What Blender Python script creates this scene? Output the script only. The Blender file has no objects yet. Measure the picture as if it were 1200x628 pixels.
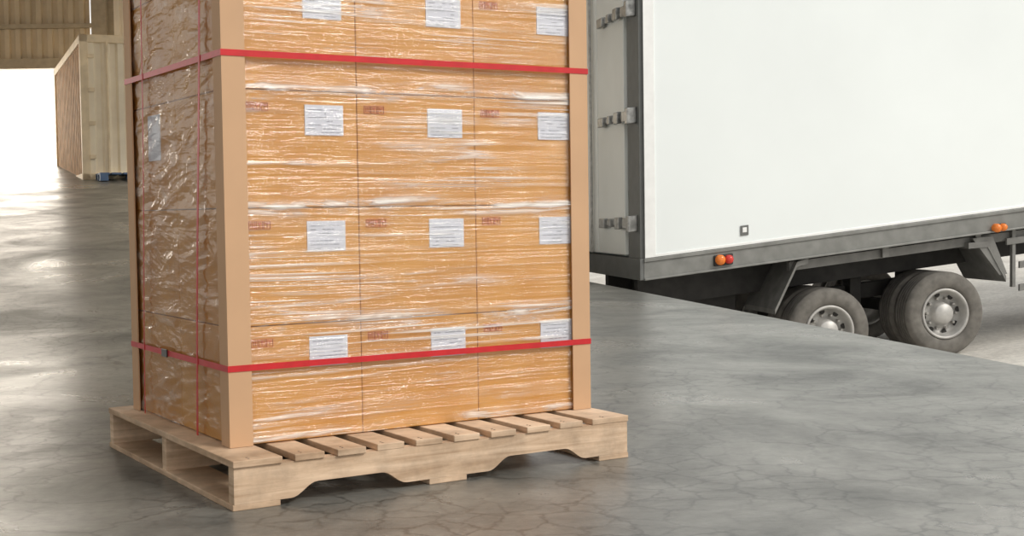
import bpy, bmesh, math, random
from mathutils import Vector, Matrix, noise
random.seed(4)
scene = bpy.context.scene
scene.view_settings.view_transform = 'Standard'
scene.view_settings.look = 'None'
H = 0.759

# ------------------------------------------------------------------ materials
def new_mat(name):
    m = bpy.data.materials.new(name); m.use_nodes = True
    nt = m.node_tree
    return m, nt, nt.nodes, nt.links, nt.nodes['Principled BSDF']

def simple(name, col, rough=0.5, metal=0.0, var=0.12, scale=8.0, spec=0.5, bump=0.0):
    m, nt, N, L, b = new_mat(name)
    tc = N.new('ShaderNodeTexCoord'); nz = N.new('ShaderNodeTexNoise')
    nz.inputs['Scale'].default_value = scale; nz.inputs['Detail'].default_value = 5
    L.new(tc.outputs['Object'], nz.inputs['Vector'])
    r = N.new('ShaderNodeValToRGB')
    r.color_ramp.elements[0].position = 0.3; r.color_ramp.elements[1].position = 0.7
    r.color_ramp.elements[0].color = tuple(c*(1-var) for c in col)+(1,)
    r.color_ramp.elements[1].color = tuple(min(1, c*(1+var)) for c in col)+(1,)
    L.new(nz.outputs['Fac'], r.inputs['Fac']); L.new(r.outputs['Color'], b.inputs['Base Color'])
    b.inputs['Roughness'].default_value = rough; b.inputs['Metallic'].default_value = metal
    b.inputs['Specular IOR Level'].default_value = spec
    if bump:
        bp = N.new('ShaderNodeBump'); bp.inputs['Strength'].default_value = bump; bp.inputs['Distance'].default_value = 0.01
        L.new(nz.outputs['Fac'], bp.inputs['Height']); L.new(bp.outputs['Normal'], b.inputs['Normal'])
    return m

def mapped_noise(N, L, scale3, scale=1.0, detail=4, rough=0.5, dist=0.0, coord='Object', rot=(0,0,0)):
    tc = N.new('ShaderNodeTexCoord'); mp = N.new('ShaderNodeMapping')
    mp.inputs['Scale'].default_value = scale3; mp.inputs['Rotation'].default_value = rot
    nz = N.new('ShaderNodeTexNoise'); nz.inputs['Scale'].default_value = scale
    nz.inputs['Detail'].default_value = detail; nz.inputs['Roughness'].default_value = rough
    nz.inputs['Distortion'].default_value = dist
    L.new(tc.outputs[coord], mp.inputs['Vector']); L.new(mp.outputs['Vector'], nz.inputs['Vector'])
    return nz
def ramp(N, L, src, stops):
    r = N.new('ShaderNodeValToRGB')
    e = r.color_ramp.elements
    while len(e) < len(stops): e.new(0.5)
    for i, (p, c) in enumerate(stops):
        e[i].position = p
        e[i].color = (c, c, c, 1) if isinstance(c, (int, float)) else tuple(c)+(1,)
    L.new(src, r.inputs['Fac']); return r
def math_n(N, L, op, a, b):
    m = N.new('ShaderNodeMath'); m.operation = op
    for i, v in enumerate((a, b)):
        if isinstance(v, (int, float)): m.inputs[i].default_value = v
        else: L.new(v, m.inputs[i])
    return m
def multiply(N, L, a, b, fac=1.0):
    mx = N.new('ShaderNodeMix'); mx.data_type = 'RGBA'; mx.blend_type = 'MULTIPLY'; mx.inputs['Factor'].default_value = fac
    L.new(a, mx.inputs['A']); L.new(b, mx.inputs['B']); return mx.outputs['Result']

Z0, RH = 0.1315, 0.3225
# cartons
def carton_mat():
    m, nt, N, L, b = new_mat('corrugated_cardboard')
    n1 = mapped_noise(N, L, (1,1,1), 4, 4)
    r1 = ramp(N, L, n1.outputs['Fac'], [(0.3, (0.62,0.270,0.044)), (0.7, (0.735,0.365,0.080))])
    n2 = mapped_noise(N, L, (1,1,60), 5, 2)
    r2 = ramp(N, L, n2.outputs['Fac'], [(0.3, 0.94), (0.7, 1.0)])
    oi = N.new('ShaderNodeObjectInfo'); r3 = ramp(N, L, oi.outputs['Random'], [(0.0, 0.93), (1.0, 1.0)])
    c = multiply(N, L, multiply(N, L, r1.outputs['Color'], r2.outputs['Color']), r3.outputs['Color'])
    L.new(c, b.inputs['Base Color']); b.inputs['Roughness'].default_value = 0.6
    return m
CARD = carton_mat()
PROT = simple('corner_board', (0.57, 0.35, 0.20), 0.65, var=0.05, scale=5)
RED = simple('red_strap_plastic', (0.55, 0.015, 0.02), 0.35, var=0.1, scale=30)
LABEL = simple('label_paper', (0.68, 0.69, 0.76), 0.5, var=0.03)
INK = simple('label_ink', (0.30, 0.31, 0.36), 0.6, var=0.1)
STAMP = simple('red_stamp_ink', (0.60, 0.13, 0.06), 0.6, var=0.2, scale=60)
DARKM = simple('buckle_metal', (0.1, 0.1, 0.1), 0.3, 0.9)

def film_mat(name, zs, milky_sheen, bstr, rot=(0,0,0), xs=2.0, thr=(0.53, 0.68), gloss=0.075, seam=0.0, tint=0.99, graze=0.8, grough=0.12):
    m, nt, N, L, b = new_mat(name)
    out = N['Material Output']
    fine = mapped_noise(N, L, (xs, xs, zs), 1.0, 5, 0.55, 0.6, rot=rot)
    broad = mapped_noise(N, L, (1.6, 1.6, 5.0), 1.3, 3, 0.5, 0.8)
    rb = ramp(N, L, broad.outputs['Fac'], [(0.43, 0.10), (0.60, 1.0)])
    rf = ramp(N, L, fine.outputs['Fac'], [(thr[0], 0.0), (thr[1], 1.0)])
    wide = mapped_noise(N, L, (xs*0.6, xs*0.6, zs*0.22), 1.0, 4, 0.6, 1.2, rot=rot)
    rw = ramp(N, L, wide.outputs['Fac'], [(0.54, 0.0), (0.61, 0.85), (0.68, 0.25)])
    add = math_n(N, L, 'MAXIMUM', rf.outputs['Color'], rw.outputs['Color'])
    mul = math_n(N, L, 'MULTIPLY', add.outputs[0], rb.outputs['Color'])
    src = mul.outputs[0]
    if seam:
        # film gathers where carton rows meet; its whitish glare is painted as bands
        tc = N.new('ShaderNodeTexCoord'); sp = N.new('ShaderNodeSeparateXYZ'); L.new(tc.outputs['Object'], sp.inputs[0])
        nw = mapped_noise(N, L, (2.2, 2.2, 1.0), 1.0, 2)
        a = math_n(N, L, 'SUBTRACT', sp.outputs['Z'], Z0)
        d_ = math_n(N, L, 'DIVIDE', a.outputs[0], RH)
        e_ = math_n(N, L, 'MULTIPLY_ADD', nw.outputs['Fac'], 0.30); e_.inputs[2].default_value = -0.17
        s_ = math_n(N, L, 'ADD', d_.outputs[0], e_.outputs[0])
        fc = math_n(N, L, 'FRACT', s_.outputs[0], 0)
        rs = ramp(N, L, fc.outputs[0], [(0.0, 0.9), (0.05, 0.2), (0.09, 0.0), (0.90, 0.0), (0.95, 0.5), (0.97, 0.1), (1.0, 0.9)])
        nb = mapped_noise(N, L, (3.0, 3.0, 14.0), 1.0, 4, 0.6, 1.0)
        rnb = ramp(N, L, nb.outputs['Fac'], [(0.44, 0.0), (0.58, 1.0)])
        ms = math_n(N, L, 'MULTIPLY', rs.outputs['Color'], rnb.outputs['Color'])
        ms2 = math_n(N, L, 'MULTIPLY', ms.outputs[0], seam)
        src = math_n(N, L, 'MAXIMUM', src, ms2.outputs[0]).outputs[0]
    fac = math_n(N, L, 'MULTIPLY', src, milky_sheen)  # pale streaks: film wrinkles with their glare painted into the colour
    bsum = math_n(N, L, 'ADD', fine.outputs['Fac'], wide.outputs['Fac'])
    bp = N.new('ShaderNodeBump'); bp.inputs['Strength'].default_value = bstr; bp.inputs['Distance'].default_value = 0.012
    L.new(bsum.outputs[0], bp.inputs['Height'])
    tr = N.new('ShaderNodeBsdfTransparent'); tr.inputs['Color'].default_value = (tint,tint,tint,1)
    gl = N.new('ShaderNodeBsdfGlossy'); gl.inputs['Roughness'].default_value = grough
    L.new(bp.outputs['Normal'], gl.inputs['Normal'])
    lw = N.new('ShaderNodeLayerWeight'); lw.inputs['Blend'].default_value = 0.5
    L.new(bp.outputs['Normal'], lw.inputs['Normal'])
    p5 = math_n(N, L, 'POWER', lw.outputs['Facing'], 4.0)
    p5b = math_n(N, L, 'MULTIPLY', p5.outputs[0], graze)
    frm = math_n(N, L, 'ADD', p5b.outputs[0], gloss); frm.use_clamp = True
    m1 = N.new('ShaderNodeMixShader'); L.new(frm.outputs[0], m1.inputs[0]); L.new(tr.outputs[0], m1.inputs[1]); L.new(gl.outputs[0], m1.inputs[2])
    b.inputs['Base Color'].default_value = (0.92, 0.9, 0.86, 1); b.inputs['Roughness'].default_value = 0.25
    L.new(bp.outputs['Normal'], b.inputs['Normal'])
    m2 = N.new('ShaderNodeMixShader'); L.new(fac.outputs[0], m2.inputs[0]); L.new(m1.outputs[0], m2.inputs[1]); L.new(b.outputs[0], m2.inputs[2])
    L.new(m2.outputs[0], out.inputs['Surface'])
    return m
FILM_F = film_mat('stretch_film_front', 85, 0.70, 0.6, xs=1.3, thr=(0.52,0.65), gloss=0.09, seam=1.5, grough=0.10)
FILM_S = film_mat('stretch_film_side', 20, 0.20, 0.75, rot=(0.15, 0, 0), xs=4.0, thr=(0.56, 0.66), gloss=0.08, tint=0.90, graze=0.35, grough=0.08)

def wood_mat():
    m, nt, N, L, b = new_mat('pallet_pine')
    n1 = mapped_noise(N, L, (3, 3, 40), 1, 5, 0.6, 0.6)
    n2 = mapped_noise(N, L, (1,1,1), 9, 6, 0.65)
    r1 = ramp(N, L, n1.outputs['Fac'], [(0.3, (0.50,0.34,0.215)), (0.7, (0.86,0.66,0.48))])
    r2 = ramp(N, L, n2.outputs['Fac'], [(0.32, 0.70), (0.58, 1.0)])
    oi = N.new('ShaderNodeObjectInfo'); r3 = ramp(N, L, oi.outputs['Random'], [(0.0, (0.84,0.80,0.76)), (1.0, (1,1,1))])
    c = multiply(N, L, multiply(N, L, r1.outputs['Color'], r2.outputs['Color']), r3.outputs['Color'])
    L.new(c, b.inputs['Base Color']); b.inputs['Roughness'].default_value = 0.75
    bp = N.new('ShaderNodeBump'); bp.inputs['Strength'].default_value = 0.35; bp.inputs['Distance'].default_value = 0.004
    L.new(n1.outputs['Fac'], bp.inputs['Height']); L.new(bp.outputs['Normal'], b.inputs['Normal'])
    return m
WOOD = wood_mat()

def concrete_mat(name, dark, light, cracks=True, rlo=0.28, rhi=0.5):
    m, nt, N, L, b = new_mat(name)
    tc = N.new('ShaderNodeTexCoord')
    n1 = mapped_noise(N, L, (1,1,1), 1.1, 8, 0.64, 0.5)
    r1 = ramp(N, L, n1.outputs['Fac'], [(0.34, dark), (0.66, light)])
    n3 = mapped_noise(N, L, (1,1,1), 16, 7, 0.8)
    r3 = ramp(N, L, n3.outputs['Fac'], [(0.3, 0.70), (0.7, 1.16)])
    col = multiply(N, L, r1.outputs['Color'], r3.outputs['Color'])
    hgt = n3.outputs['Fac']; rgh = n1.outputs['Fac']
    rr = ramp(N, L, rgh, [(0.3, rhi), (0.7, rlo)]); rout = rr.outputs['Color']
    if cracks:
        for sc, wd, amt, seed in ((2.9, 0.036, 0.8, 0.0), (8.0, 0.075, 0.75, 5.0)):
            wn = mapped_noise(N, L, (1,1,1), 3.5 if sc < 5 else 8, 6, 0.65)
            vm = N.new('ShaderNodeMix'); vm.data_type = 'RGBA'; vm.blend_type = 'LINEAR_LIGHT'; vm.inputs['Factor'].default_value = 0.17 if sc < 5 else 0.07
            L.new(tc.outputs['Object'], vm.inputs['A']); L.new(wn.outputs['Color'], vm.inputs['B'])
            v = N.new('ShaderNodeTexVoronoi'); v.voronoi_dimensions = '2D'; v.feature = 'DISTANCE_TO_EDGE'; v.inputs['Scale'].default_value = sc
            L.new(vm.outputs['Result'], v.inputs['Vector'])
            cr = ramp(N, L, v.outputs['Distance'], [(0.0, 0.28), (wd, 1.0)])
            am = mapped_noise(N, L, (1,1,1), 1.0+seed*0.1, 4)
            ar = ramp(N, L, am.outputs['Fac'], [(0.41, 0.08), (0.54, amt)])
            mx2 = N.new('ShaderNodeMix'); mx2.data_type = 'RGBA'; mx2.blend_type = 'MULTIPLY'
            L.new(ar.outputs['Color'], mx2.inputs['Factor']); L.new(col, mx2.inputs['A']); L.new(cr.outputs['Color'], mx2.inputs['B'])
            col = mx2.outputs['Result']
    L.new(col, b.inputs['Base Color'])
    L.new(rout, b.inputs['Roughness'])
    bp = N.new('ShaderNodeBump'); bp.inputs['Strength'].default_value = 0.12; bp.inputs['Distance'].default_value = 0.01
    L.new(hgt, bp.inputs['Height']); L.new(bp.outputs['Normal'], b.inputs['Normal'])
    return m
FLOOR = concrete_mat('polished_concrete', (0.092,0.094,0.085), (0.25,0.244,0.222), True, 0.22, 0.42)
YARD = concrete_mat('yard_concrete', (0.54,0.51,0.46), (0.72,0.69,0.63), False, 0.8, 0.9)
DOCKF = simple('dock_face_concrete', (0.25,0.25,0.24), 0.8, var=0.25, scale=3)

# ------------------------------------------------------------------ mesh helpers
def obj_from(name, verts, faces, mat, parent=None, smooth=False, bevel=0.0):
    me = bpy.data.meshes.new(name); me.from_pydata([tuple(v) for v in verts], [], faces); me.update()
    bm = bmesh.new(); bm.from_mesh(me); bmesh.ops.recalc_face_normals(bm, faces=bm.faces); bm.to_mesh(me); bm.free()
    o = bpy.data.objects.new(name, me); scene.collection.objects.link(o)
    me.materials.append(mat)
    if parent: o.parent = parent
    if smooth:
        for p in me.polygons: p.use_smooth = True
    if bevel:
        b = o.modifiers.new('bevel', 'BEVEL'); b.width = bevel; b.segments = 2; b.limit_method = 'ANGLE'
    return o
BF = [(0,1,2,3),(4,7,6,5),(0,4,5,1),(1,5,6,2),(2,6,7,3),(3,7,4,0)]
def bxv(x0,x1,y0,y1,z0,z1):
    return [(x0,y0,z0),(x1,y0,z0),(x1,y1,z0),(x0,y1,z0),(x0,y0,z1),(x1,y0,z1),(x1,y1,z1),(x0,y1,z1)]
def box(name, x0,x1,y0,y1,z0,z1, mat, parent=None, bevel=0.0):
    return obj_from(name, bxv(x0,x1,y0,y1,z0,z1), BF, mat, parent, bevel=bevel)
def boxes(name, lst, mat, parent=None, bevel=0.0, f=None):
    V=[];F=[]
    for b in lst:
        k=len(V); vs=bxv(*b)
        if f: vs=[f(*v) for v in vs]
        V+=vs; F+=[tuple(i+k for i in q) for q in BF]
    return obj_from(name, V, F, mat, parent, bevel=bevel)
def empty(name, loc=(0,0,0), rotz=0):
    e = bpy.data.objects.new(name, None); scene.collection.objects.link(e)
    e.location = loc; e.rotation_euler = (0,0,rotz); e.empty_display_size = 0.2
    return e

# ------------------------------------------------------------------ pallet
A = math.radians(32)
P0 = Vector((-0.722, 3.345, 0)); U = Vector((math.cos(A), math.sin(A), 0)); V_ = Vector((-math.sin(A), math.cos(A), 0))
PL, PW = 1.262, 1.16
pal = empty('wooden_pallet', P0, A)
ZB, ZS0, ZS1, ZT = 0.016, 0.016, 0.112, 0.130
boxes('bottom_boards', [(0,0.13,0,PW,0,ZB),(PL/2-0.06,PL/2+0.06,0.0,PW,0,ZB),(PL-0.11,PL,0,PW,0,ZB)], WOOD, pal, 0.002)
def stringer(name, y0, y1):
    prof=[(0.004,ZS0)]
    def notch(a,b):
        r=0.075; top=ZS0+0.036; pts=[]
        for i in range(9):
            t=i/8; pts.append((a+r*t, ZS0+(top-ZS0)*(0.5-0.5*math.cos(t*math.pi))))
        for i in range(9):
            t=i/8; pts.append((b-r*(1-t), ZS0+(top-ZS0)*(0.5+0.5*math.cos(t*math.pi))))
        return pts
    prof+=notch(0.16,0.50)+notch(PL-0.50,PL-0.16)
    prof+=[(PL-0.004,ZS0),(PL-0.004,ZS1),(0.004,ZS1)]
    n=len(prof)
    vs=[(p[0],y0,p[1]) for p in prof]+[(p[0],y1,p[1]) for p in prof]
    fs=[tuple(range(n)),tuple(range(2*n-1,n-1,-1))]+[(i,(i+1)%n,(i+1)%n+n,i+n) for i in range(n)]
    return obj_from(name, vs, fs, WOOD, pal)
stringer('stringer_front',0.0,0.038); stringer('stringer_mid',PW/2-0.02,PW/2+0.018); stringer('stringer_back',PW-0.038,PW)
db=[]; n=10
ws=[0.135]+[0.085]*8+[0.135]
gap=(PL-sum(ws))/(n-1); x=0
for w in ws:
    j=random.uniform(-0.006,0.004)
    db.append((x+random.uniform(0,0.004),x+w,-0.004+j,PW+0.004+j,ZS1,ZT)); x+=w+gap
for i,b in enumerate(db): box('deck_board_%d'%(i+1),*b,WOOD,pal,0.002)
nl=[]
for b in db:
    for yy in (0.012,0.026):
        nl.append(((b[0]+b[1])/2-0.02,(b[0]+b[1])/2-0.016,yy,yy+0.004,ZT,ZT+0.001))
boxes('nails',nl,DARKM,pal)

# ------------------------------------------------------------------ load
W, D, NR = 1.157, 0.87, 5
ld = empty('wrapped_carton_stack', Vector((-0.760,3.551,0)), A)
CW=W/3; CD=D/2
for r in range(NR):
    for c in range(3):
        for d in range(2):
            g=0.0008
            j=random.uniform(-0.001,0.001)
            box('carton_%d_%d_%d'%(r,c,d), c*CW+g,(c+1)*CW-g, d*CD+g+j,(d+1)*CD-g, Z0+r*RH+0.0005, Z0+(r+1)*RH-0.0015, CARD, ld, 0.003)
lab=[];ink=[];stp=[]
zt=Z0+NR*RH
for r in range(NR):
    zb=Z0+r*RH
    for c in range(3):
        x0=c*CW
        la=(x0+0.226,x0+0.342); lz=(zb+RH-0.122,zb+RH-0.038)
        lab.append((la[0],la[1],-0.0015,0.001,lz[0],lz[1]))
        for k in range(7):
            z=lz[1]-0.012-k*0.0105
            xa=la[0]+0.010
            while xa<la[1]-0.02:
                w=random.uniform(0.006,0.022)
                if random.random()<0.72 and not(k in(3,) and xa<la[0]+0.05):
                    ink.append((xa,min(xa+w,la[1]-0.008),-0.0022,-0.001,z-0.003,z-0.0005))
                xa+=w+0.004
        if (r,c) in ((3,0),): continue
        sx=x0+0.022
        if c==0: sx=x0+0.056
        sz=zb+RH-0.058
        for q in range(3):
            a=sx+q*0.022
            t=0.0010; w=0.019; h=0.022
            stp+= [(a,a+w,-0.0018,0.0005,sz,sz+t),(a,a+w,-0.0018,0.0005,sz+h-t,sz+h),(a,a+t,-0.0018,0.0005,sz,sz+h),(a+w-t,a+w,-0.0018,0.0005,sz,sz+h)]
            if q==0:
                stp+=[(a+0.006,a+0.0072,-0.0018,0.0005,sz+0.004,sz+0.018),(a+0.012,a+0.0132,-0.0018,0.0005,sz+0.004,sz+0.018),(a+0.0045,a+0.0088,-0.0018,0.0005,sz+0.014,sz+0.0155),(a+0.0105,a+0.0148,-0.0018,0.0005,sz+0.014,sz+0.0155)]
            elif q==1:
                stp+=[(a+0.006,a+0.013,-0.0018,0.0005,sz+0.012,sz+0.018),(a+0.0088,a+0.0102,-0.0018,0.0005,sz+0.005,sz+0.012),(a+0.006,a+0.013,-0.0018,0.0005,sz+0.004,sz+0.0055)]
            else:
                stp+=[(a+0.004,a+0.015,-0.0018,0.0005,sz+0.014,sz+0.017),(a+0.009,a+0.0103,-0.0018,0.0005,sz+0.004,sz+0.014)]
boxes('labels',lab,LABEL,ld); boxes('label_print',ink,INK,ld); boxes('handling_marks',stp,STAMP,ld)
boxes('side_label_and_glare',[(-0.0018,0.001,0.58,0.70,Z0+3*RH-0.17,Z0+3*RH-0.03)]+[(-0.0018,0.001,0.06,0.17,Z0+4*RH+RH-0.122,Z0+4*RH+RH-0.038)],LABEL,ld)  # first panel paints a pale film glare; second is a paper label

def film(name, side):
    nu,nz_=(360,420) if side=='front' else (220,360)
    Ln = {'front':W,'left':D,'back':W,'right':D}[side]
    if side in('back','right'): nu,nz_=60,60
    vs=[];fs=[]
    for j in range(nz_+1):
        z=Z0+0.004+(zt-Z0)*j/nz_
        for i in range(nu+1):
            a=Ln*i/nu
            if side in('front','back'):
                h=noise.noise(Vector((a*3,z*55,3.1)))*0.6+noise.noise(Vector((a*7,z*18,9.1)))
                s=noise.noise(Vector((a*2,z*5,5.1)))
                off=0.0075+0.0038*max(-1,h)*(0.5+abs(s))
            else:
                p=Vector((a*4.6,z*15+a*2.5,1.7))
                h=1-2*abs(noise.noise(p))+0.5*(1-2*abs(noise.noise(p*2.3+Vector((noise.noise(p)*2,0,0)))))
                off=0.0065+0.0038*(h-0.6)
            edge=min(1,min(a,Ln-a)/0.03)
            off=0.005+(max(0.0035,off)-0.005)*edge
            if side=='front': vs.append((a,-off,z))
            elif side=='back': vs.append((a,D+off,z))
            elif side=='left': vs.append((-off,a,z))
            else: vs.append((W+off,a,z))
    for j in range(nz_):
        for i in range(nu):
            k=j*(nu+1)+i; fs.append((k,k+1,k+nu+2,k+nu+1))
    return obj_from(name,vs,fs,FILM_F if side in('front','back') else FILM_S,ld,smooth=True)
for s in ('front','left','back','right'): film('stretch_film_'+s,s)

o=0.0125; t=0.004; lg=0.066
def Lprof(name,cx,cy,sx,sy):
    x1=cx+sx*lg; y1=cy+sy*lg
    pts=[(cx,cy),(x1,cy),(x1,cy+sy*t),(cx+sx*t,cy+sy*t),(cx+sx*t,y1),(cx,y1)]
    z0=Z0-0.0005; z1=zt+0.02
    vs=[(p[0],p[1],z0) for p in pts]+[(p[0],p[1],z1) for p in pts]
    fs=[(0,1,2,3),(0,3,4,5),(6,9,8,7),(6,11,10,9)]+[(i,(i+1)%6,(i+1)%6+6,i+6) for i in range(6)]
    obj_from(name,vs,fs,PROT,ld)
Lprof('corner_board_near',-o-t,-o-t,1,1); Lprof('corner_board_right',W+o+t,-o-t,-1,1)
Lprof('corner_board_back_left',-o-t,D+o+t,1,-1); Lprof('corner_board_back_right',W+o+t,D+o+t,-1,-1)
def ring(name,z,h=0.017):
    e=o+t+0.0006; tt=0.0014; q=e+tt
    for nm,b in (('f',(-q,W+q,-q,-e,z,z+h)),('b',(-q,W+q,D+e,D+q,z,z+h)),('l',(-q,-e,-e,D+e,z,z+h)),('r',(W+e,W+q,-e,D+e,z,z+h))):
        box(name+'_'+nm,*b,RED,ld)
ring('strap_upper',1.183); ring('strap_lower',0.336)
for i,(y,w,sl) in enumerate(((0.105,0.013,0.13),(0.66,0.007,0.08))):
    e=o+t+0.0025; z0=0.132
    pts=[]
    for k in range(30):
        f_=k/29; z=z0+(zt+0.02-z0)*f_
        pts.append((y+sl*(1-f_)+0.006*math.sin(f_*7+i), z))
    vs=[];fs=[]
    for p in pts:
        for dx in (0,-0.0012):
            vs+=[(-e+dx,p[0],p[1]),(-e+dx,p[0]+w,p[1])]
    for k in range(29):
        a=k*4; fs+=[(a,a+1,a+5,a+4),(a+2,a+6,a+7,a+3),(a,a+4,a+6,a+2),(a+1,a+3,a+7,a+5)]
    obj_from('vertical_strap_%d'%(i+1),vs,fs,RED,ld)
    box('top_strap_%d'%(i+1),-e,W+e,y,y+w,zt+0.0205,zt+0.022,RED,ld)
box('strap_buckle',-o-t-0.007,-o-t-0.0022,0.50,0.55,0.332,0.356,DARKM,ld,0.001)

# ------------------------------------------------------------------ dock floor
E0=Vector((2.378,6.13)); ED=Vector((-0.197,0.980)).normalized()
def edge_x(y): return E0.x+ED.x*(y-E0.y)/ED.y
def sm(t): t=max(0,min(1,t)); return t*t*(3-2*t)
def floor_z(x,y):
    d=y-7.0
    z=0.085*(d if d>1.5 else (0 if d<-1.5 else (d+1.5)**2/6))
    return z*sm((0.4-x)/2.0)
NX,NY=90,150; vs=[];fs=[]
for j in range(NY+1):
    y=-7+(33+7)*j/NY; xe=edge_x(y)
    for i in range(NX+1):
        x=xe-(xe+20)*((1-i/NX)**1.5)
        vs.append((x,y,floor_z(x,y)))
for j in range(NY):
    for i in range(NX):
        k=j*(NX+1)+i; fs.append((k,k+1,k+NX+2,k+NX+1))
fl=obj_from('floor',vs,fs,FLOOR,smooth=True)
pts=[(edge_x(y),y) for y in (-7,33)]
N2=Vector((ED.y,-ED.x))
a,b=[Vector(p) for p in pts]
off=N2*0.002
vs=[(a.x+off.x,a.y+off.y,-0.0),(b.x+off.x,b.y+off.y,-0.0),(b.x+off.x,b.y+off.y,-1.6),(a.x+off.x,a.y+off.y,-1.6)]
off=N2*-0.3
vs+=[(a.x+off.x,a.y+off.y,-0.02),(b.x+off.x,b.y+off.y,-0.02),(b.x+off.x,b.y+off.y,-1.6),(a.x+off.x,a.y+off.y,-1.6)]
obj_from('dock_wall',vs,[(0,1,2,3),(4,7,6,5),(0,4,5,1),(2,6,7,3),(0,3,7,4),(1,5,6,2)],DOCKF)

# ------------------------------------------------------------------ truck trailer
C=Vector((1.32,13.0)); AX=Vector((0.980,0.197)).normalized(); RX=Vector((-0.197,0.980)).normalized(); SL=0.108
def T(s,w,z):
    p=C+AX*s+RX*w; return (p.x,p.y,z+SL*s)
WHITE=simple('trailer_white_panel',(0.82,0.865,0.865),0.20,var=0.03,scale=0.7)
DOORW=simple('trailer_door_grey',(0.82,0.84,0.81),0.4,var=0.05,scale=1.5)
ALU=simple('trailer_aluminium',(0.85,0.86,0.85),0.35,0.15,var=0.05)
RAIL=simple('trailer_side_rail',(0.22,0.222,0.21),0.45,0.3,var=0.15)
CHAS=simple('chassis_grey',(0.19,0.188,0.178),0.6,0.2,var=0.2)
BLK=simple('chassis_black',(0.03,0.028,0.026),0.7,var=0.3)
RUB=simple('tyre_rubber',(0.15,0.14,0.125),0.85,var=0.25,scale=12)
GASK=simple('door_gasket',(0.14,0.145,0.14),0.6,var=0.1)
STEEL=simple('hinge_steel',(0.42,0.41,0.39),0.35,0.8,var=0.2,scale=20)
HSTEEL=simple('door_hinge_steel',(0.34,0.34,0.33),0.35,0.8,var=0.35,scale=20)
RIM=simple('wheel_rim_steel',(0.45,0.44,0.42),0.5,0.3,var=0.2)
tr=empty('truck_trailer',(0,0,0))
TL=10.5
boxes('body_box',[(0.0,TL,0.0,2.55,0.273,3.2)],WHITE,tr,0.01,T)
boxes('corner_trim',[(-0.01,0.10,-0.012,0.0,0.273,3.2)],ALU,tr,0.003,T)
boxes('bottom_trim',[(0.10,TL,-0.010,0.0,0.273,0.30)],ALU,tr,0.003,T)
boxes('side_rail',[(-0.02,TL,-0.02,2.57,0.235,0.270),(-0.02,TL,-0.005,0.08,0.07,0.235),(-0.02,TL,-0.03,0.06,0.055,0.075),(-0.02,TL,2.47,2.55,0.07,0.235)],RAIL,tr,0.004,T)
boxes('rear_frame',[(-0.05,-0.0,0.02,0.42,0.273,3.2),(-0.06,-0.0,2.5,2.56,0.273,3.2),(-0.06,0.1,0.0,2.57,0.06,0.272)],GASK,tr,0.004,T)
boxes('rear_door',[(-0.075,-0.005,0.46,1.47,0.30,3.2),(-0.075,-0.005,1.49,2.48,0.30,3.2)],DOORW,tr,0.006,T)
boxes('door_lock_bars',[(-0.12,-0.09,1.65,1.68,0.3,3.2)],STEEL,tr,0.004,T)
hb=[]
for hz in (0.63,1.70,2.75):
    hb+=[(-0.11,-0.075,0.34,1.25,hz-0.03,hz+0.03),(-0.125,-0.06,0.10,0.40,hz-0.055,hz+0.05),(-0.15,-0.10,0.46,0.60,hz-0.06,hz+0.06),(-0.14,-0.09,1.05,1.25,hz-0.055,hz+0.045),(-0.15,-0.05,0.10,0.18,hz-0.085,hz+0.075),(-0.14,-0.09,0.80,0.88,hz-0.045,hz+0.045)]
boxes('door_hinges',hb,HSTEEL,tr,0.008,T)
boxes('side_plate',[(0.985,1.07,-0.012,0.0,0.37,0.47)],GASK,tr,0.003,T)
boxes('side_plate_inner',[(1.005,1.05,-0.016,-0.011,0.40,0.45)],ALU,tr,0.003,T)
boxes('chassis_beams',[(0.1,TL,0.62,0.74,-0.28,0.235),(0.1,TL,1.75,1.87,-0.28,0.235)],BLK,tr,0.004,T)
boxes('crossmembers',[(s,s+0.05,0.05,2.5,0.10,0.234) for s in [0.3+0.45*i for i in range(20)]],CHAS,tr,0,T)
boxes('sub_rail',[(1.55,5.2,0.10,0.18,-0.06,0.035)],CHAS,tr,0.004,T)
boxes('rear_underrun',[(0.25,0.33,0.75,1.80,-0.62,-0.50),(0.26,0.32,0.66,0.72,-0.62,-0.27),(0.26,0.32,1.78,1.84,-0.62,-0.27)],BLK,tr,0.004,T)
boxes('underbody_shade_box',[(0.35,1.25,0.80,1.70,-0.60,0.0)],BLK,tr,0.02,T)  # black block added to keep the underbody dark
def plate(name,pts,w0,w1,th,mat):
    vs=[];fs=[]
    for (s,z) in pts:
        vs+=[T(s,w0,z),T(s,w1,z),T(s,w1,z-th),T(s,w0,z-th)]
    for k in range(len(pts)-1):
        a=k*4
        for i in range(4): fs.append((a+i,a+(i+1)%4,a+4+(i+1)%4,a+4+i))
    fs+=[(0,1,2,3),tuple(len(vs)-4+i for i in (3,2,1,0))]
    obj_from(name,vs,fs,mat,tr)
plate('mudguard_rear',[(1.36,-0.42),(1.60,0.03),(1.72,0.05)],0.02,0.85,0.05,CHAS)
plate('mudguard_front',[(3.50,-0.02),(3.72,-0.03),(3.90,-0.36),(3.93,-0.42)],0.02,0.85,0.06,CHAS)
boxes('mudguard_stays',[(1.66,1.72,0.05,0.12,-0.02,0.08),(3.60,3.66,0.05,0.12,-0.02,0.08),(2.55,2.62,0.05,0.12,-0.05,0.08)],CHAS,tr,0,T)
vs=[T(3.55,0.03,0.02),T(3.78,0.03,0.02),T(3.95,0.03,-0.40),T(3.86,0.03,-0.40),T(3.55,0.09,0.02),T(3.78,0.09,0.02),T(3.95,0.09,-0.40),T(3.86,0.09,-0.40)]
obj_from('gusset',vs,BF,CHAS,tr)
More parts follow.
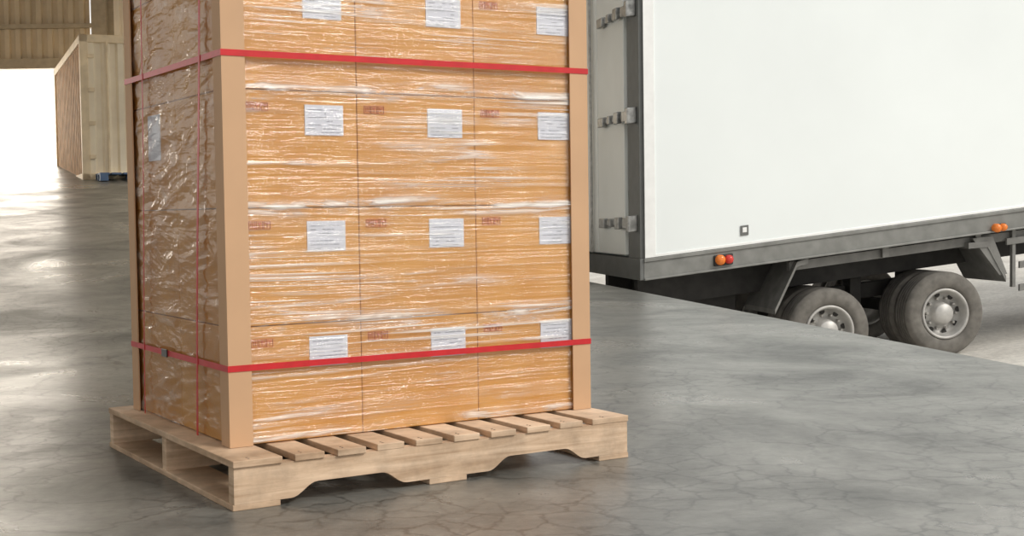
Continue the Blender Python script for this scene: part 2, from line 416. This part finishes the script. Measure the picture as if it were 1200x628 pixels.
boxes('axles',[(s-0.06,s+0.06,0.3,2.25,zc-0.06,zc+0.06) for s,zc in ((1.97,-0.70),(3.26,-0.72))],BLK,tr,0.01,T)
boxes('suspension',[(1.7,3.6,0.92,1.02,-0.55,-0.38),(2.55,2.68,0.80,1.0,-0.62,-0.25),(1.85,1.95,0.75,1.05,-0.62,0.0),(3.2,3.3,0.75,1.05,-0.62,0.0)],BLK,tr,0.01,T)
boxes('side_guard',[(4.02,4.06,0.05,0.10,-0.55,0.07),(4.28,4.32,0.05,0.10,-0.62,0.07),(5.6,5.66,0.05,0.10,-0.62,0.07),(3.95,7.5,0.04,0.07,-0.10,-0.03),(4.1,7.5,0.04,0.07,-0.36,-0.29),(4.1,7.5,0.04,0.07,-0.60,-0.53)],CHAS,tr,0.004,T)
a3=Vector((AX.x,AX.y,0)); r3=Vector((RX.x,RX.y,0)); z3=Vector((0,0,1))
def lathe(name,cen,prof,mat,seg=64,smooth=True,closed=False):
    vs=[];fs=[];n=len(prof)
    for i in range(seg):
        an=2*math.pi*i/seg
        for (w,rad) in prof:
            vs.append(cen+r3*w+(a3*math.cos(an)+z3*math.sin(an))*rad)
    for i in range(seg):
        k=(i+1)%seg
        for j in range(n-1 if not closed else n):
            jj=(j+1)%n
            fs.append((i*n+j,i*n+jj,k*n+jj,k*n+j))
    ob=obj_from(name,vs,fs,mat,tr,smooth=smooth)
    return ob
R=0.44; TW=0.30
def tyre(nm,cen):
    p=[(0.03,R*0.60),(0.0,R*0.66),(-0.004,R*0.78),(0.0,R*0.90),(0.015,R*0.955),(0.035,R*0.98)]
    g=[]
    x=0.05
    while x<TW-0.05:
        g+=[(x,R),(x+0.035,R),(x+0.036,R-0.012),(x+0.044,R-0.012),(x+0.045,R)]; x+=0.048
    p=p+g+[(TW-0.035,R*0.98),(TW-0.015,R*0.955),(TW,R*0.90),(TW+0.004,R*0.78),(TW,R*0.66),(TW-0.03,R*0.60)]
    lathe(nm,cen,p,RUB,72,closed=True)
for i,(s,zc) in enumerate(((1.97,-0.515),(3.26,-0.375))):
    cx,cy,_=T(s,0,0); cen=Vector((cx,cy,zc))
    for side in (0,1):
        base=cen+r3*(0.04 if side==0 else 1.83)
        for d in (0,1):
            tyre('tyre_%d_%d_%d'%(i,side,d),base+r3*(d*(TW+0.05)))
            lathe('rim_%d_%d_%d'%(i,side,d),base+r3*(d*(TW+0.05)),[(0.035,R*0.605),(0.012,R*0.60),(0.012,R*0.55),(0.03,R*0.53),(0.10,R*0.50),(0.14,R*0.44),(0.13,R*0.32),(0.11,R*0.27),(0.05,R*0.24),(0.035,R*0.22),(0.035,0.001)],RIM,56)
    for k in range(10):
        an=2*math.pi*k/10
        cc=cen+r3*0.15+(a3*math.cos(an)+z3*math.sin(an))*R*0.37
        lathe('bolt_%d_%d'%(i,k),cc,[(0.03,0.016),(-0.02,0.016),(-0.025,0.01),(-0.025,0.0005)],STEEL,8,False)
    for k in range(8):
        an=2*math.pi*k/8+0.2
        cc=cen+r3*0.155+(a3*math.cos(an)+z3*math.sin(an))*R*0.455
        lathe('handhole_%d_%d'%(i,k),cc,[(0.01,0.028),(0.0,0.028),(0.0,0.0005)],BLK,12,False)
def lampmat(n,c,e):
    m,nt,N,L,b=new_mat(n); 
    nz=mapped_noise(N,L,(1,1,1),60,2); r=ramp(N,L,nz.outputs['Fac'],[(0.3,tuple(x*0.8 for x in c)),(0.7,c)])
    L.new(r.outputs['Color'],b.inputs['Base Color']); b.inputs['Roughness'].default_value=0.2
    L.new(r.outputs['Color'],b.inputs['Emission Color']); b.inputs['Emission Strength'].default_value=e
    return m
AMB=lampmat('amber_lens',(0.75,0.20,0.03),0.12); REDL=lampmat('red_lens',(0.6,0.04,0.03),0.1)
def lens(nm,s,z,mat,rr=0.045):
    x_,y_,zz=T(s,-0.02,z)
    lathe(nm,Vector((x_,y_,zz)),[(0.02,rr),(-0.03,rr),(-0.05,rr*0.8),(-0.06,rr*0.4),(-0.062,0.0005)],mat,24)
boxes('lamp_base',[(0.70,0.90,-0.03,0.0,0.10,0.21),(3.76,3.90,-0.03,0.0,0.06,0.14)],BLK,tr,0.01,T)
lens('lamp_amber_1',0.76,0.160,AMB,0.052); lens('lamp_red_1',0.85,0.155,REDL,0.045)
lens('lamp_amber_2',3.79,0.10,AMB,0.046); lens('lamp_amber_3',3.86,0.10,AMB,0.04)

# yard
vs=[];fs=[]
def yard_z(s): return -0.818+SL*(min(max(s,-0.4),9)-3.26)
ss=[-0.4,0,2,4,6,9,40]; wsn=[-30,0,10,60]
for s in ss:
    for w in wsn:
        p=C+AX*s+RX*w; vs.append((p.x,p.y,yard_z(s)))
for i in range(len(ss)-1):
    for j in range(len(wsn)-1):
        k=i*len(wsn)+j; fs.append((k,k+1,k+len(wsn)+1,k+len(wsn)))
obj_from('yard_ground',vs,fs,YARD)

# ------------------------------------------------------------------ warehouse back
TAN=simple('wall_sheet_tan',(0.60,0.48,0.32),0.6,var=0.12,scale=2)
TANL=simple('wall_sheet_light',(0.92,0.80,0.62),0.6,var=0.08,scale=2)
BEAM=simple('steel_beam_brown',(0.42,0.34,0.23),0.6,var=0.1)
SHADEW=simple('shade_wall_grey',(0.30,0.29,0.27),0.8,var=0.1)
YB=31.0
def corr(name,p0,p1,z0,z1,mat,pitch=0.25,dep=0.05,up=None):
    p0=Vector(p0);p1=Vector(p1);d=(p1-p0);Ln=d.length;d.normalize();nrm=Vector((-d.y,d.x))
    vs=[];n=int(Ln/pitch)
    pts=[]
    for k in range(n):
        for f_,q in ((0,0),(0.4,0),(0.5,1),(0.9,1)):
            pts.append((p0+d*(k+f_)*pitch)+nrm*dep*q)
    for p in pts: vs+=[(p.x,p.y,z0),(p.x,p.y,z1)]
    fs=[(2*i,2*i+1,2*i+3,2*i+2) for i in range(len(pts)-1)]
    return obj_from(name,vs,fs,mat)
corr('wall_back',(-26,YB),(-9.6,YB),4.35,8.5,TAN)
corr('wall_back_right',(-9.2,YB),(-2,YB),1.2,8.5,TANL,0.3)
boxes('door_frame',[(-9.7,-9.35,YB-0.1,YB+0.1,1.9,8),(-9.35,-9.15,YB+0.02,YB+0.1,1.2,8.5),(-26,-9.5,YB-0.12,YB+0.1,4.22,4.45),(-26,-9.5,YB-0.12,YB+0.1,5.15,5.25)],BEAM)
boxes('ceiling_and_shade_strip',[(-20,-1.2,9.5,YB+0.3,6.6,6.7),(-20,-3.2,-7,9.5,6.6,6.7)],TAN)  # second slab: out-of-view strip added to darken the left side
boxes('ceiling_beams',[(-20,-1.2,y,y+0.15,6.2,6.59) for y in (12,18,24,29.5)]+[(-20,-3.2,y,y+0.15,6.2,6.59) for y in (-6,0,6)],BEAM)
boxes('shade_wall_left',[(-4.9,-4.8,-7,1.5,0.0,6.6),(-4.9,-4.8,1.5,9.5,3.4,6.6),(-4.9,-4.8,5.2,5.6,0,3.4),(-4.9,-4.8,9.0,9.5,0,3.4)],SHADEW)  # unseen wall added to dim the left side; openings give film highlights

# ------------------------------------------------------------------ shipping container
cc=Vector((-7.66,23.7)); fd=Vector((0.92,0.392)).normalized(); sd=Vector((-fd.y,fd.x))
ang=math.atan2(fd.y,fd.x)
cont=empty('shipping_container',(cc.x,cc.y,1.40),ang)
CB=simple('container_beige',(0.95,0.83,0.64),0.6,var=0.07,scale=3)
CR=simple('container_rust_side',(0.55,0.34,0.18),0.7,var=0.3,scale=4)
CBE=simple('container_frame',(0.84,0.68,0.46),0.6,var=0.15,scale=4)
cw,cl,ch=2.44,6.1,2.62
fr=[]
for x in (0,cw-0.14):
    for y in (0,cl-0.14): fr.append((x,x+0.14,y,y+0.14,0,ch))
for z in (0,ch-0.14):
    fr+=[(0,cw,0,0.12,z,z+0.14),(0,cw,cl-0.12,cl,z,z+0.14),(0,0.12,0,cl,z,z+0.14),(cw-0.12,cw,0,cl,z,z+0.14)]
boxes('frame',fr,CBE,cont,0.01)
def corrl(name,axis,cst,a0,a1,z0,z1,mat,pitch,dep):
    vs=[];n=int((a1-a0)/pitch);pts=[]
    for k in range(n+1):
        for f_,q in ((0,0),(0.35,0),(0.5,1),(0.85,1)):
            pts.append((min(a1,a0+(k+f_)*pitch),q*dep))
    for p,q in pts:
        for z in (z0,z1):
            vs.append((p,cst+q,z) if axis=='x' else (cst+q,p,z))
    fs=[(2*i,2*i+1,2*i+3,2*i+2) for i in range(len(pts)-1)]
    obj_from(name,vs,fs,mat,cont)
corrl('end_panel','x',0.04,0.14,cw-0.14,0.14,ch-0.14,CB,0.26,0.05)
corrl('far_panel','x',cl-0.08,0.14,cw-0.14,0.14,ch-0.14,CB,0.26,0.05)
corrl('side_panel_left','y',0.03,0.14,cl-0.14,0.14,ch-0.14,CR,0.28,0.04)
corrl('side_panel_right','y',cw-0.08,0.14,cl-0.14,0.14,ch-0.14,CB,0.28,0.04)
box('roof_panel',0.1,cw-0.1,0.1,cl-0.1,ch-0.06,ch-0.03,CB,cont)
box('base_panel',0.1,cw-0.1,0.1,cl-0.1,0.05,0.12,CR,cont)
boxes('lock_rods',[(x,x+0.035,-0.02,0.02,0.1,ch-0.1) for x in (0.45,0.85,1.5,1.95)],CBE,cont,0.005)
boxes('door_hinge_blocks',[(0.13,0.24,-0.02,0.03,z,z+0.07) for z in (0.4,1.0,1.6,2.2)],CBE,cont)
BLUE=simple('blue_plastic',(0.08,0.14,0.26),0.5)
pb=empty('blue_plastic_pallet',(cc.x+0.5,cc.y-0.62,floor_z(cc.x,cc.y-0.62)+0.02),ang)
boxes('deck',[(0+0.2*i,0.16+0.2*i,0,0.8,0.11,0.14) for i in range(6)],BLUE,pb)
boxes('feet',[(x,x+0.14,y,y+0.12,0,0.11) for x in (0,0.52,1.02) for y in (0,0.34,0.68)],BLUE,pb)

# ------------------------------------------------------------------ light
w=bpy.data.worlds.new('World'); scene.world=w; w.use_nodes=True
N=w.node_tree.nodes; L=w.node_tree.links; bg=N['Background']
tc=N.new('ShaderNodeTexCoord'); sp=N.new('ShaderNodeSeparateXYZ'); L.new(tc.outputs['Generated'],sp.inputs[0])
r=N.new('ShaderNodeValToRGB'); r.color_ramp.elements[0].position=0.0; r.color_ramp.elements[0].color=(1.0,0.97,0.91,1)
r.color_ramp.elements[1].position=0.8; r.color_ramp.elements[1].color=(0.74,0.75,0.76,1)
L.new(sp.outputs['Z'],r.inputs['Fac']); L.new(r.outputs['Color'],bg.inputs['Color']); bg.inputs['Strength'].default_value=1.14
sun=bpy.data.lights.new('sun','SUN'); sun.energy=2.0; sun.angle=math.radians(18); sun.color=(1,0.95,0.87)
so=bpy.data.objects.new('sun',sun); scene.collection.objects.link(so)
so.rotation_euler=Vector((0.80,-0.50,0.80)).to_track_quat('Z','Y').to_euler()
so.location=(6,-4,8)
al=bpy.data.lights.new('doorway_daylight','AREA'); al.shape='RECTANGLE'; al.size=14; al.size_y=2.6; al.energy=900; al.color=(1,0.90,0.76)
ao=bpy.data.objects.new('doorway_daylight',al); scene.collection.objects.link(ao)
ao.location=(-17,32.0,3.3)
ao.rotation_euler=(Vector((-0.25,1,0.05))).to_track_quat('Z','Y').to_euler()

# ------------------------------------------------------------------ camera
cam=bpy.data.cameras.new('camera'); co=bpy.data.objects.new('camera',cam); scene.collection.objects.link(co)
cam.sensor_width=36; cam.lens=1547/1200*36; cam.clip_end=300
M=Matrix.Rotation(math.radians(90-2.48),4,'X')@Matrix.Rotation(math.radians(-0.81),4,'Z')
co.matrix_world=Matrix.Translation((0,0,H))@M
scene.camera=co
